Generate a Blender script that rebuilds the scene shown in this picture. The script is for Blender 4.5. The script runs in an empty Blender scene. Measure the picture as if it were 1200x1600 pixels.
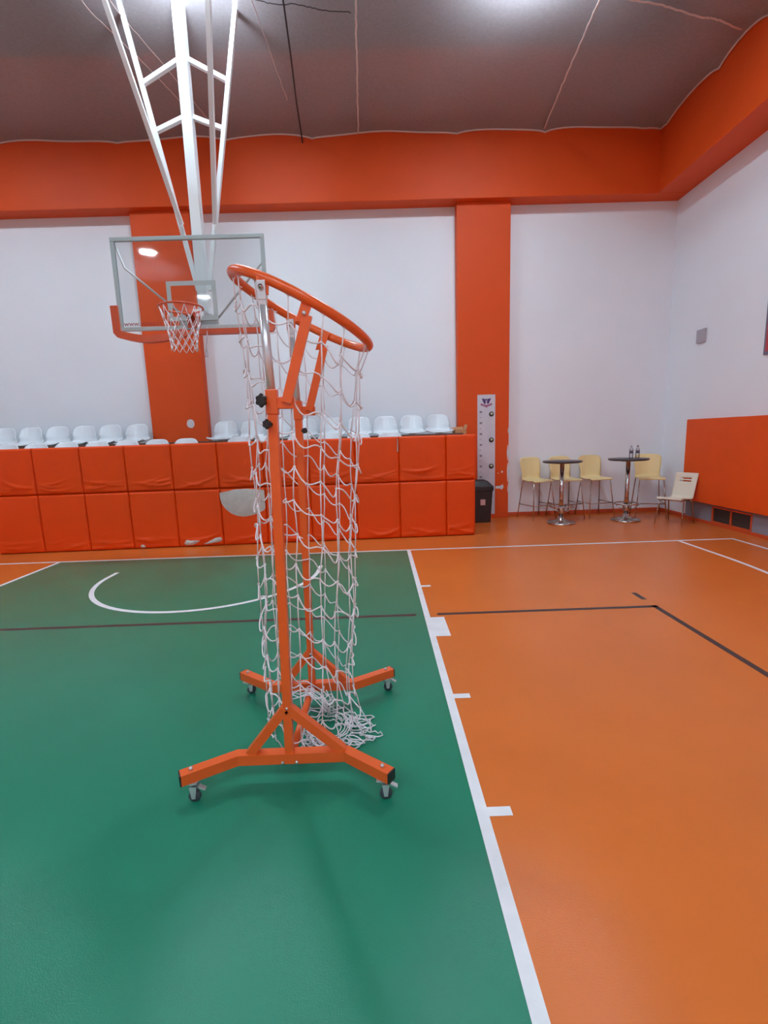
import bpy, bmesh, math, random
from mathutils import Vector, Matrix
PI = math.pi
random.seed(7)
scn = bpy.context.scene
COL = scn.collection

# ------------------------------------------------------------------ camera
pi_, ya_, ro_ = 0.1586, 0.0098, -0.0324
CAM = Vector((2.0345, -6.6391, 1.5804))
fw = Vector((math.sin(ya_)*math.cos(pi_), math.cos(ya_)*math.cos(pi_), -math.sin(pi_)))
rt = Vector((math.cos(ya_), -math.sin(ya_), 0))
up = rt.cross(fw)
r2 = math.cos(ro_)*rt + math.sin(ro_)*up
u2 = -math.sin(ro_)*rt + math.cos(ro_)*up
cd = bpy.data.cameras.new('camera')
cd.sensor_fit = 'HORIZONTAL'; cd.sensor_width = 36.0
cd.lens = 36.0*737.72/1200.0
cd.clip_start = 0.05; cd.clip_end = 100
cam = bpy.data.objects.new('camera', cd); COL.objects.link(cam)
M = Matrix((r2, u2, -fw)).transposed().to_4x4(); M.translation = CAM
cam.matrix_world = M
scn.camera = cam

# ------------------------------------------------------------------ light settings
LAMP_POWER = 2380.0                       # emission strength of one high-bay lens
LAMP_COLOR = (0.745, 0.94, 1.05)
LAMP_SPOTS = [(x, y) for y in (-1.1, -9.15, -13.5) for x in (-4.3, 0.12, 3.85)]
LAMP_Z = 6.98
w = bpy.data.worlds.new('world'); scn.world = w; w.use_nodes = True
w.node_tree.nodes['Background'].inputs[0].default_value = (0.55, 0.6, 0.7, 1)
w.node_tree.nodes['Background'].inputs[1].default_value = 0.05
vs = scn.view_settings
vs.view_transform = 'Standard'; vs.look = 'None'; vs.exposure = 0.0; vs.gamma = 1.0
vs.use_curve_mapping = False
scn.display_settings.display_device = 'sRGB'
try:
    scn.cycles.max_bounces = 10; scn.cycles.diffuse_bounces = 5; scn.cycles.transparent_max_bounces = 16
except Exception:
    pass

# ------------------------------------------------------------------ materials
def srgb(r, g, b):
    f = lambda c: (c/255)/12.92 if c/255 <= 0.04045 else ((c/255+0.055)/1.055)**2.4
    return (f(r), f(g), f(b), 1)

def mat(name, col, rough=0.5, metal=0.0, noise=0.0, nscale=20.0, bump=0.0, bscale=60.0, emit=None, spec=0.5, coat=0.0):
    m = bpy.data.materials.new(name); m.use_nodes = True
    nt = m.node_tree; b = nt.nodes['Principled BSDF']
    b.inputs['Base Color'].default_value = col
    b.inputs['Roughness'].default_value = rough
    b.inputs['Metallic'].default_value = metal
    b.inputs['Specular IOR Level'].default_value = spec
    b.inputs['Coat Weight'].default_value = coat
    tc = nt.nodes.new('ShaderNodeTexCoord')
    if noise > 0:
        n = nt.nodes.new('ShaderNodeTexNoise'); n.inputs['Scale'].default_value = nscale; n.inputs['Detail'].default_value = 5
        nt.links.new(tc.outputs['Object'], n.inputs['Vector'])
        mr = nt.nodes.new('ShaderNodeMapRange')
        mr.inputs['From Min'].default_value = 0.25; mr.inputs['From Max'].default_value = 0.75
        mr.inputs['To Min'].default_value = 1-noise; mr.inputs['To Max'].default_value = 1+noise
        nt.links.new(n.outputs['Fac'], mr.inputs['Value'])
        mx = nt.nodes.new('ShaderNodeMix'); mx.data_type = 'RGBA'; mx.blend_type = 'MULTIPLY'
        mx.inputs['Factor'].default_value = 1
        mx.inputs['A'].default_value = col
        nt.links.new(mr.outputs['Result'], mx.inputs['B'])
        nt.links.new(mx.outputs['Result'], b.inputs['Base Color'])
    if bump > 0:
        n2 = nt.nodes.new('ShaderNodeTexNoise'); n2.inputs['Scale'].default_value = bscale; n2.inputs['Detail'].default_value = 4
        nt.links.new(tc.outputs['Object'], n2.inputs['Vector'])
        bp = nt.nodes.new('ShaderNodeBump'); bp.inputs['Strength'].default_value = bump; bp.inputs['Distance'].default_value = 0.01
        nt.links.new(n2.outputs['Fac'], bp.inputs['Height'])
        nt.links.new(bp.outputs['Normal'], b.inputs['Normal'])
    if emit:
        b.inputs['Emission Color'].default_value = (*emit[0], 1); b.inputs['Emission Strength'].default_value = emit[1]
    return m

MT = {}
MT['floor_orange'] = mat('orange_vinyl_floor', srgb(210, 111, 48), 0.22, noise=0.05, nscale=1.2, bump=0.12, bscale=260, spec=0.22)
MT['floor_green'] = mat('green_vinyl_floor', srgb(31, 122, 94), 0.22, noise=0.06, nscale=1.5, bump=0.12, bscale=260, spec=0.22)
MT['line_white'] = mat('white_court_line', srgb(228, 228, 232), 0.45, noise=0.07, nscale=9)
MT['line_dark'] = mat('dark_brown_court_line', srgb(66, 44, 40), 0.5)
MT['wall_white'] = mat('white_wall_paint', srgb(236, 239, 246), 0.75, noise=0.015, nscale=1.5, bump=0.05, bscale=30)
MT['paint_orange'] = mat('orange_wall_paint', srgb(218, 78, 21), 0.55, noise=0.03, nscale=2.5, bump=0.05, bscale=40, spec=0.3)
MT['base_orange'] = mat('orange_baseboard_paint', srgb(206, 80, 36), 0.5)
MT['grey_wall'] = mat('grey_plinth_paint', srgb(140, 140, 152), 0.7, noise=0.05, nscale=5)
MT['ceiling'] = mat('dark_grey_ceiling', srgb(96, 92, 92), 0.9, noise=0.1, nscale=3)
MT['chip'] = mat('bare_plaster', srgb(214, 214, 218), 0.8)
MT['vinyl'] = mat('orange_pad_vinyl', srgb(228, 72, 5), 0.45, noise=0.04, nscale=3, bump=0.35, bscale=5.0, spec=0.3)
MT['panel'] = mat('orange_wall_panel', srgb(232, 83, 13), 0.55, noise=0.04, nscale=3, bump=0.08, bscale=8, spec=0.3)
MT['foam'] = mat('grey_white_foam', srgb(196, 190, 186), 0.8, noise=0.12, nscale=14, bump=0.4, bscale=25)
MT['seat_white'] = mat('white_glossy_plastic', srgb(226, 232, 238), 0.18)
MT['bench_brown'] = mat('brown_bench_board', srgb(104, 70, 56), 0.6, noise=0.1, nscale=6)
MT['deck'] = mat('grey_concrete_deck', srgb(130, 126, 124), 0.8, noise=0.1, nscale=6)
MT['steel_white'] = mat('white_painted_steel', srgb(232, 236, 238), 0.35)
MT['frame_grey'] = mat('silver_grey_board_frame', srgb(176, 190, 192), 0.4, metal=0.2)
MT['tape'] = mat('grey_white_board_marking', srgb(182, 196, 198), 0.6)
MT['rim'] = mat('orange_rim_paint', srgb(208, 82, 48), 0.35)
MT['edgepad'] = mat('orange_edge_padding', srgb(214, 84, 44), 0.45, noise=0.05, nscale=8)
MT['text_red'] = mat('dark_red_lettering', srgb(160, 44, 44), 0.6)
MT['cord'] = mat('white_net_cord', srgb(232, 226, 232), 0.8)
MT['powder'] = mat('orange_powder_coat', srgb(228, 94, 34), 0.3, bump=0.03, bscale=90)
MT['zinc'] = mat('zinc_plated_steel', srgb(214, 214, 218), 0.3, metal=0.6)
MT['steel'] = mat('polished_steel', srgb(196, 192, 190), 0.16, metal=1.0)
MT['black'] = mat('black_plastic', srgb(34, 32, 34), 0.4)
MT['rubber'] = mat('dark_grey_rubber', srgb(60, 66, 74), 0.5)
MT['cream'] = mat('cream_plastic', srgb(240, 216, 158), 0.4)
MT['table_dark'] = mat('dark_grey_laminate', srgb(66, 60, 66), 0.35)
MT['ply_white'] = mat('pale_cream_laminate', srgb(232, 220, 200), 0.4)
MT['paper'] = mat('white_chart_paper', srgb(206, 204, 214), 0.6, noise=0.06, nscale=9)
MT['purple'] = mat('purple_print', srgb(78, 50, 110), 0.6)
MT['pink'] = mat('pink_print', srgb(160, 96, 130), 0.6)
MT['mark'] = mat('grey_print', srgb(128, 122, 134), 0.6)
MT['amber'] = mat('pale_yellow_print', srgb(220, 206, 160), 0.6)
MT['bin'] = mat('black_bin_plastic', srgb(38, 30, 32), 0.45)
MT['sticker'] = mat('pale_sticker', srgb(206, 170, 170), 0.6)
MT['card'] = mat('brown_cardboard', srgb(196, 140, 96), 0.8, noise=0.06, nscale=12)
MT['box_grey'] = mat('grey_box_plastic', srgb(176, 170, 180), 0.6)
MT['sign_red'] = mat('red_sign_print', srgb(186, 60, 70), 0.5)
MT['sign_purple'] = mat('purple_sign_print', srgb(120, 70, 120), 0.5)
MT['sign_frame'] = mat('dark_blue_grey_frame', srgb(110, 106, 130), 0.5)
MT['vent_dark'] = mat('dark_vent_mesh', srgb(56, 46, 42), 0.7, noise=0.2, nscale=90)
MT['seam'] = mat('pale_seam_cord', srgb(216, 192, 186), 0.9)
MT['cable'] = mat('dark_cable', srgb(60, 52, 54), 0.7)
MT['lamp_body'] = mat('lamp_housing', srgb(120, 122, 126), 0.4, metal=0.5)
MT['lens'] = mat('lamp_lens', (0.8, 0.8, 0.8, 1), 0.4, emit=(LAMP_COLOR, LAMP_POWER))
MT['label_dark'] = mat('dark_bottle_label', srgb(110, 90, 104), 0.6)

def glass(name, tint, facing=0.10):
    m = bpy.data.materials.new(name); m.use_nodes = True
    nt = m.node_tree; nt.nodes.clear()
    out = nt.nodes.new('ShaderNodeOutputMaterial')
    tr = nt.nodes.new('ShaderNodeBsdfTransparent'); tr.inputs[0].default_value = tint
    gl = nt.nodes.new('ShaderNodeBsdfGlossy'); gl.inputs['Roughness'].default_value = 0.03
    fr = nt.nodes.new('ShaderNodeFresnel'); fr.inputs[0].default_value = 1.45
    mx = nt.nodes.new('ShaderNodeMixShader')
    nt.links.new(fr.outputs[0], mx.inputs[0]); nt.links.new(tr.outputs[0], mx.inputs[1]); nt.links.new(gl.outputs[0], mx.inputs[2])
    nt.links.new(mx.outputs[0], out.inputs[0])
    return m
MT['glass'] = glass('clear_board_glass', (0.95, 0.97, 0.97, 1))
MT['pet'] = glass('clear_bottle_plastic', (0.93, 0.94, 0.97, 1))

def netting():
    m = bpy.data.materials.new('grey_safety_netting'); m.use_nodes = True
    nt = m.node_tree; nt.nodes.clear()
    out = nt.nodes.new('ShaderNodeOutputMaterial')
    tr = nt.nodes.new('ShaderNodeBsdfTransparent')
    df = nt.nodes.new('ShaderNodeBsdfDiffuse'); df.inputs[0].default_value = srgb(160, 151, 152)
    tl = nt.nodes.new('ShaderNodeBsdfTranslucent'); tl.inputs[0].default_value = srgb(120, 112, 116)
    m1 = nt.nodes.new('ShaderNodeMixShader'); m1.inputs[0].default_value = 0.14
    nt.links.new(df.outputs[0], m1.inputs[1]); nt.links.new(tl.outputs[0], m1.inputs[2])
    tc = nt.nodes.new('ShaderNodeTexCoord')
    n = nt.nodes.new('ShaderNodeTexNoise'); n.inputs['Scale'].default_value = 28; n.inputs['Detail'].default_value = 6
    nt.links.new(tc.outputs['Object'], n.inputs['Vector'])
    mr = nt.nodes.new('ShaderNodeMapRange')
    mr.inputs['From Min'].default_value = 0.3; mr.inputs['From Max'].default_value = 0.7
    mr.inputs['To Min'].default_value = 0.82; mr.inputs['To Max'].default_value = 0.93
    nt.links.new(n.outputs['Fac'], mr.inputs['Value'])
    mx = nt.nodes.new('ShaderNodeMixShader')
    nt.links.new(mr.outputs['Result'], mx.inputs[0])
    nt.links.new(tr.outputs[0], mx.inputs[1]); nt.links.new(m1.outputs[0], mx.inputs[2])
    nt.links.new(mx.outputs[0], out.inputs[0])
    return m
MT['netting'] = netting()

# ------------------------------------------------------------------ mesh builder
class MB:
    def __init__(s): s.v = []; s.f = []; s.mi = []; s.mats = []; s.cur = 0; s.smooth = []
    def use(s, m):
        if m not in s.mats: s.mats.append(m)
        s.cur = s.mats.index(m); return s
    def add(s, vs, fs, smooth=False, xf=None):
        o = len(s.v)
        for p in vs:
            p = Vector(p)
            s.v.append(xf @ p if xf else p)
        for f in fs:
            s.f.append([o+i for i in f]); s.mi.append(s.cur); s.smooth.append(smooth)
        return s
    def box(s, c, d, rot=None, bevel=0.0, xf=None):
        bm = bmesh.new(); bmesh.ops.create_cube(bm, size=1)
        for v in bm.verts: v.co = Vector((v.co.x*d[0], v.co.y*d[1], v.co.z*d[2]))
        if bevel > 0:
            bmesh.ops.bevel(bm, geom=bm.edges[:], offset=bevel, segments=2, affect='EDGES', profile=0.5)
        mtx = Matrix.Translation(Vector(c)) @ (rot.to_4x4() if rot else Matrix())
        if xf: mtx = xf @ mtx
        bm.verts.index_update()
        s.add([mtx @ v.co for v in bm.verts], [[v.index for v in f.verts] for f in bm.faces]); bm.free(); return s
    def poly(s, pts): return s.add(pts, [list(range(len(pts)))])
    def prism(s, pts, off):
        off = Vector(off); n = len(pts)
        vs = [Vector(p) for p in pts] + [Vector(p)+off for p in pts]
        fs = [list(range(n))[::-1], list(range(n, 2*n))] + [[i, (i+1) % n, n+(i+1) % n, n+i] for i in range(n)]
        return s.add(vs, fs)
    def tube(s, pts, r, n=8, closed=False, caps=True, square=None, smooth=True, rads=None):
        pts = [Vector(p) for p in pts]; m = len(pts)
        tan = []
        for i in range(m):
            if closed: t = pts[(i+1) % m]-pts[i-1]
            elif i == 0: t = pts[1]-pts[0]
            elif i == m-1: t = pts[-1]-pts[-2]
            else: t = (pts[i+1]-pts[i]).normalized()+(pts[i]-pts[i-1]).normalized()
            tan.append(t.normalized() if t.length > 1e-9 else Vector((0, 0, 1)))
        ref = Vector((0, 0, 1)) if abs(tan[0].z) < 0.9 else Vector((0, 1, 0))
        nrm = (ref - tan[0]*ref.dot(tan[0])).normalized()
        vs = []
        if square:
            hw, hh = square
            sec = [(-hw, -hh), (hw, -hh), (hw, hh), (-hw, hh)]; n = 4; smooth = False
        for i in range(m):
            nrm = nrm - tan[i]*nrm.dot(tan[i])
            nrm = nrm.normalized() if nrm.length > 1e-6 else tan[i].orthogonal().normalized()
            bi = tan[i].cross(nrm)
            k = 1.0
            if square and 0 < i < m-1:
                d = (pts[i]-pts[i-1]).normalized(); k = 1/max(0.5, d.dot(tan[i]))
            rr = rads[i] if rads else r
            for j in range(n):
                if square: vs.append(pts[i] + bi*sec[j][0]*k + nrm*sec[j][1])
                else:
                    a = 2*PI*j/n; vs.append(pts[i] + (nrm*math.cos(a)+bi*math.sin(a))*rr)
        fs = []
        for i in range(m if closed else m-1):
            a, b = i*n, ((i+1) % m)*n
            for j in range(n): fs.append([a+j, a+(j+1) % n, b+(j+1) % n, b+j])
        s.add(vs, fs, smooth)
        if caps and not closed: s.add([vs[j] for j in range(n)], [list(range(n))[::-1]]); s.add([vs[(m-1)*n+j] for j in range(n)], [list(range(n))])
        return s
    def lathe(s, prof, c=(0, 0, 0), n=24, axis=None, smooth=True):
        q = Vector((0, 0, 1)).rotation_difference(Vector(axis).normalized()).to_matrix() if axis else Matrix.Identity(3)
        vs = []; fs = []
        for (r, z) in prof:
            for j in range(n):
                a = 2*PI*j/n; vs.append(q @ Vector((r*math.cos(a), r*math.sin(a), z)) + Vector(c))
        for i in range(len(prof)-1):
            for j in range(n): fs.append([i*n+j, i*n+(j+1) % n, (i+1)*n+(j+1) % n, (i+1)*n+j])
        if prof[0][0] > 1e-6: fs.append(list(range(n))[::-1])
        if prof[-1][0] > 1e-6: fs.append([(len(prof)-1)*n+j for j in range(n)])
        return s.add(vs, fs, smooth)
    def ball(s, c, r, n=6):
        prof = [(max(r*math.sin(PI*i/n), 1e-7), -r*math.cos(PI*i/n)) for i in range(n+1)]
        return s.lathe(prof, c, n+2)
    def grid(s, fn, nu, nv, smooth=True, skip=None):
        vs = [fn(i/nu, j/nv) for j in range(nv+1) for i in range(nu+1)]
        fs = [[j*(nu+1)+i, j*(nu+1)+i+1, (j+1)*(nu+1)+i+1, (j+1)*(nu+1)+i] for j in range(nv) for i in range(nu) if not (skip and skip(i, j))]
        return s.add(vs, fs, smooth)
    def build(s, name, m=None, parent=None, solid=0.0, subsurf=0, origin=None):
        me = bpy.data.meshes.new(name)
        mats = s.mats if s.mats else [m]
        if m is not None and s.mats and m not in s.mats: mats = s.mats
        o_ = Vector(origin) if origin else Vector((0, 0, 0))
        if parent is not None and origin is None: o_ = Vector(parent.get('_o', (0, 0, 0)))
        me.from_pydata([tuple(p-o_) for p in s.v], [], s.f)
        for k in mats: me.materials.append(MT[k])
        me.polygons.foreach_set('material_index', s.mi)
        me.polygons.foreach_set('use_smooth', s.smooth)
        bm = bmesh.new(); bm.from_mesh(me)
        bmesh.ops.remove_doubles(bm, verts=bm.verts, dist=1e-6)
        if not name.startswith('ceiling_net'): bmesh.ops.recalc_face_normals(bm, faces=bm.faces)
        bm.to_mesh(me); bm.free(); me.update()
        ob = bpy.data.objects.new(name, me); COL.objects.link(ob)
        if solid:
            md = ob.modifiers.new('thickness', 'SOLIDIFY'); md.thickness = solid; md.offset = 0
        if subsurf:
            md = ob.modifiers.new('smooth', 'SUBSURF'); md.levels = subsurf; md.render_levels = subsurf
        if parent is not None: ob.parent = parent
        else: ob.location = o_
        return ob

def tag(o, label, cat, group=None, kind=None):
    if label: o['label'] = label
    if cat: o['category'] = cat
    if group: o['group'] = group
    if kind: o['kind'] = kind
    return o
ORI = {}
def thing(name, loc, label, cat, group=None, rz=0.0, kind=None):
    o = bpy.data.objects.new(name, None); COL.objects.link(o)
    o.empty_display_size = 0.1
    o.location = loc; o.rotation_euler = (0, 0, rz)
    return tag(o, label, cat, group, kind)
def part(mb, name, m, root, local=False, label=None, **k):
    """mesh given in world coordinates unless local=True, stored relative to its root"""
    o = mb.build(name, m, None, origin=(0, 0, 0), **k)
    o.parent = root
    if not local:
        top = root; off = Vector((0, 0, 0))
        while top is not None: off += Vector(top.location); top = top.parent
        o.data.transform(Matrix.Translation(-off))
    if label: o['label'] = label
    return o
def dup(root, loc, rz=None, label=None):
    c = root.copy(); COL.objects.link(c); c.location = loc
    if rz is not None: c.rotation_euler = (0, 0, rz)
    if label: c['label'] = label
    def kids(a, b):
        for ch in [x for x in bpy.data.objects if x.parent == a]:
            d = ch.copy(); COL.objects.link(d); d.parent = b; kids(ch, d)
    kids(root, c)
    return c
def struct(mb, name, m, label=None):
    o = mb.build(name, m); o['kind'] = 'structure'
    if label: o['label'] = label
    return o

# ------------------------------------------------------------------ the setting
BASE = -0.175                       # outer edge of the base line
WALL_Y, WALL_X = 2.27, 7.42
X0, Y0 = -9.0, -18.0
SOFF, TOP = 5.47, 7.7
b = MB()
b.use('floor_orange').box(((X0+WALL_X)/2, (Y0+WALL_Y)/2, -0.1), (WALL_X-X0+0.4, WALL_Y-Y0+0.4, 0.2))
def flat(pts, z): b.poly([(x, y, z) for x, y in pts])
def rect(x0, x1, y0, y1, z): flat([(x0, y0), (x1, y0), (x1, y1), (x0, y1)], z)
b.use('floor_green'); rect(-2.42, 2.42, BASE-5.8, BASE-0.02, 0.0006)
b.use('line_dark')
VY = -2.63
rect(-4.5, 4.5, VY-0.025, VY+0.025, 0.0009)
rect(4.45, 4.5, Y0+2, VY+0.025, 0.0009); rect(-4.5, -4.45, Y0+2, VY+0.025, 0.0009)
rect(4.455, 4.505, -2.45, -2.26, 0.0009); rect(-4.505, -4.455, -2.45, -2.26, 0.0009)
b.use('floor_green'); rect(2.33, 2.395, VY-0.04, VY+0.04, 0.0011)
b.use('floor_orange'); rect(2.455, 2.52, VY-0.04, VY+0.04, 0.0011)
b.use('line_white')
rect(-7.0, 7.02, BASE-0.05, BASE, 0.0014)
rect(6.97, 7.02, Y0+2, BASE, 0.0013); rect(-7.02, -6.97, Y0+2, BASE, 0.0013)
rect(2.40, 2.45, BASE-5.8, BASE, 0.0016); rect(-2.45, -2.40, BASE-5.8, BASE, 0.0016)
rect(-2.45, 2.45, BASE-5.85, BASE-5.8, 0.0013)
for sx in (1, -1):
    for (d, wd, ln) in ((1.75, 0.05, 0.10), (2.65, 0.40, 0.12), (3.90, 0.05, 0.10), (4.80, 0.05, 0.10)):
        ya, yb = -0.05-d-wd, -0.05-d
        xa, xb = sorted((sx*2.45, sx*(2.45+ln)))
        rect(xa, xb, ya, yb, 0.0017)
AC = -1.06
def arc_strip(cx, cy, r0, r1, a0, a1, n, z):
    for i in range(n):
        a, c = a0+(a1-a0)*i/n, a0+(a1-a0)*(i+1)/n
        flat([(cx+r0*math.cos(a), cy+r0*math.sin(a)), (cx+r1*math.cos(a), cy+r1*math.sin(a)), (cx+r1*math.cos(c), cy+r1*math.sin(c)), (cx+r0*math.cos(c), cy+r0*math.sin(c))], z)
arc_strip(0, AC, 1.25, 1.30, PI, 2*PI, 64, 0.0014)
for sx in (-1, 1):
    xa, xb = sorted((sx*1.25, sx*1.30)); rect(xa, xb, AC, AC+0.20, 0.0014)
arc_strip(0, AC, 6.20, 6.25, PI, 2*PI, 120, 0.0013)
for sx in (-1, 1):
    xa, xb = sorted((sx*6.20, sx*6.25)); rect(xa, xb, AC, BASE-0.02, 0.0012)
arc_strip(0, BASE-5.82, 1.75, 1.80, PI, 2*PI, 60, 0.0013)
floor = struct(b, 'floor', None, 'orange vinyl sports floor with green key and white and dark court lines')

H = TOP
def wall(name, c, d, m='wall_white', label=None): return struct(MB().use(m).box(c, d), name, None, label)
wall('wall_back', ((X0+WALL_X)/2, WALL_Y+0.1, H/2), (WALL_X-X0+0.4, 0.2, H), label='white back wall of the hall')
wall('wall_right', (WALL_X+0.1, (Y0+WALL_Y)/2, H/2), (0.2, WALL_Y-Y0, H), label='white right wall of the hall')
wall('wall_left', (X0-0.1, (Y0+WALL_Y)/2, H/2), (0.2, WALL_Y-Y0, H))
wall('wall_front', ((X0+WALL_X)/2, Y0-0.1, H/2), (WALL_X-X0+0.4, 0.2, H))
wall('ceiling', ((X0+WALL_X)/2, (Y0+WALL_Y)/2, H+0.1), (WALL_X-X0+0.4, WALL_Y-Y0+0.4, 0.2), 'ceiling')
BF, RF = 1.97, 6.90                 # faces of the two orange beams
struct(MB().use('paint_orange').box(((X0+WALL_X)/2, (BF+WALL_Y)/2, (SOFF+H)/2), (WALL_X-X0, WALL_Y-BF, H-SOFF), bevel=0.008), 'trim_1', None, 'orange beam along the top of the back wall')
struct(MB().use('paint_orange').box(((RF+WALL_X)/2, (Y0+BF)/2, (SOFF+H)/2), (WALL_X-RF, BF-Y0, H-SOFF), bevel=0.008), 'trim_2', None, 'orange beam along the top of the right wall')
PY = 2.09                           # front of the pillars
def blob(cx, cz, rx, rz, y, n=16, jit=0.18, th=0.003):
    return [(cx+rx*math.cos(2*PI*i/n)*(1+random.uniform(-jit, jit)), y, cz+rz*math.sin(2*PI*i/n)*(1+random.uniform(-jit, jit))) for i in range(n)]
p = MB().use('paint_orange').box((-1.52, (PY+WALL_Y)/2, SOFF/2), (1.0, WALL_Y-PY, SOFF), bevel=0.006)
p.use('chip').prism(blob(-1.32, 1.92, 0.07, 0.08, PY-0.003, jit=0.08), (0, 0.004, 0))
struct(p, 'trim_3', None, 'wide orange pillar with a white round patch behind the hoop')
p = MB().use('paint_orange').box((3.985, (PY+WALL_Y)/2, SOFF/2), (0.93, WALL_Y-PY, SOFF), bevel=0.006)
p.use('chip')
p.prism([(4.21, PY-0.002, 0.60), (4.30, PY-0.002, 0.605), (4.345, PY-0.002, 0.635), (4.365, PY-0.002, 0.58), (4.33, PY-0.002, 0.53), (4.29, PY-0.002, 0.555), (4.21, PY-0.002, 0.555)], (0, 0.004, 0))
for (x, z, rx, rz) in ((4.435, 1.22, 0.016, 0.14), (4.437, 0.86, 0.014, 0.16), (4.44, 1.62, 0.01, 0.05), (4.44, 0.55, 0.008, 0.07), (4.33, 0.86, 0.02, 0.02), (4.26, 0.84, 0.012, 0.01)):
    p.prism(blob(x, z, rx, rz, PY-0.002, 10, 0.3), (0, 0.004, 0))
struct(p, 'trim_4', None, 'orange pillar with chipped right edge beside the high tables')
struct(MB().use('base_orange').box(((4.45+WALL_X)/2, WALL_Y-0.008, 0.035), (WALL_X-4.45, 0.016, 0.07), bevel=0.003), 'baseboard_back', None)
struct(MB().use('base_orange').box((WALL_X-0.008, (1.5+WALL_Y)/2, 0.035), (0.016, WALL_Y-1.5, 0.07), bevel=0.003), 'baseboard_right', None)
pl = MB().use('grey_wall').box((WALL_X-0.010, (0.80+1.47)/2, 0.19), (0.020, 0.67, 0.38))
pl.box((WALL_X-0.010, (-3.5-0.02)/2, 0.19), (0.020, 3.48, 0.38))
pl.box((WALL_X-0.010, 0.39, 0.335), (0.020, 0.82, 0.09))
pl.use('base_orange').box((WALL_X-0.024, (-3.5+1.5)/2, 0.025), (0.02, 5.0, 0.05))
struct(pl, 'trim_5', None, 'grey plinth strip under the orange wall panel')

# ------------------------------------------------------------------ ceiling lamps
def make_lamp(loc):
    t = thing('ceiling_lamp', loc, 'round ceiling lamp hung above the grey safety net', 'lamp', 'high-bay lamps above the net')
    q = MB().lathe([(0.05, 0.34), (0.09, 0.30), (0.10, 0.16), (0.27, 0.06), (0.29, -0.055), (0.282, -0.055), (0.262, 0.05), (0.02, 0.08)], (0, 0, 0), 28)
    part(q, 'housing', 'lamp_body', t, local=True)
    part(MB().lathe([(0.0001, 0.012), (0.20, 0.012), (0.20, 0.0), (0.0001, -0.012)], (0, 0, 0), 28), 'lens', 'lens', t, local=True)
    part(MB().tube([(0, 0, 0.33), (0, 0, TOP-LAMP_Z)], 0.012), 'hanging_rod', 'lamp_body', t, local=True)
    return t
lamp0 = make_lamp((*LAMP_SPOTS[0], LAMP_Z))
for (x, y) in LAMP_SPOTS[1:]: dup(lamp0, (x, y, LAMP_Z))

# ------------------------------------------------------------------ ceiling net
NZ = 6.5
rn = random.Random(3)
ph = [rn.uniform(0, 6.28) for _ in range(12)]
def net_pt(u, v):
    x = X0+0.05 + u*(RF-0.02-X0-0.05); y = Y0+0.05 + v*(BF-0.015-Y0-0.05)
    z = NZ + 0.018*math.sin(x*1.9+ph[0])*math.sin(y*1.6+ph[1]) + 0.012*math.sin(x*4.3+ph[2]+y*1.1)
    ey = max(0, 1-(1-v)*(BF-Y0)/0.25); ex = max(0, 1-(1-u)*(RF-X0)/0.25)
    sc = lambda t: abs(math.sin(t))**0.6
    z -= ey*0.075*(1-sc(x*1.75+ph[3]+0.5*math.sin(x*1.3))) + ex*0.10*(1-sc(y*3.2+ph[4]+0.4*math.sin(y*2)))
    return (x, y, z)
netroot = thing('ceiling_safety_net', (0, 0, NZ), 'grey mesh safety net stretched under the whole ceiling', 'net')
part(MB().grid(net_pt, 260, 260), 'netting', 'netting', netroot)
def seam(xs, name='seam', m='seam', r=0.012):
    pts = []
    for (x0, y0), (x1, y1) in zip(xs[:-1], xs[1:]):
        for k in range(24):
            t = k/24; x = x0+(x1-x0)*t; y = y0+(y1-y0)*t
            pts.append((x+rn.uniform(-.006, .006), y+rn.uniform(-.006, .006), NZ-0.045+0.012*math.sin(5*t+x)))
    pts.append((*xs[-1], NZ-0.05))
    return MB().tube(pts, r, 5)
for i, xs in enumerate([[(1.97, -4.0), (1.96, -0.4), (1.90, 1.9)], [(4.70, -4), (4.76, -0.33), (4.93, 1.9)], [(0.78, -4), (0.80, -0.43), (0.90, 1.1)],
           [(-0.9, -2.5), (-0.75, -0.4), (-0.35, 1.6)], [(-1.3, -2.5), (-1.05, -0.4), (-0.6, 1.2)], [(5.0, -0.42), (6.2, -0.12), (6.75, 0.05)], [(0.7, -0.50), (1.2, -0.42), (1.9, -0.30)]]):
    part(seam(xs, r=0.012 if i < 2 else (0.010 if i == 5 else 0.005)), 'seam', 'seam' if i != 6 else 'cable', netroot)
edge = MB()
for a in (lambda t: net_pt(t, 1.0), lambda t: net_pt(1.0, t)):
    edge.tube([Vector(a(i/240))+Vector((0, 0, -0.006)) for i in range(241)], 0.014, 5)
part(edge, 'edge_rope', 'seam', netroot)
cb = MB().tube([(1.19, -3, NZ-0.05), (1.145, -0.42, NZ-0.045), (1.09, 0.35, NZ-0.05), (1.02, 1.2, NZ-0.045), (0.985, 1.82, NZ-0.06), (0.985, BF-0.02, NZ-0.14)], 0.012, 6).build('cable', 'cable')
tag(cb, 'thin dark cable running along the underside of the ceiling net', 'cable')

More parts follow.
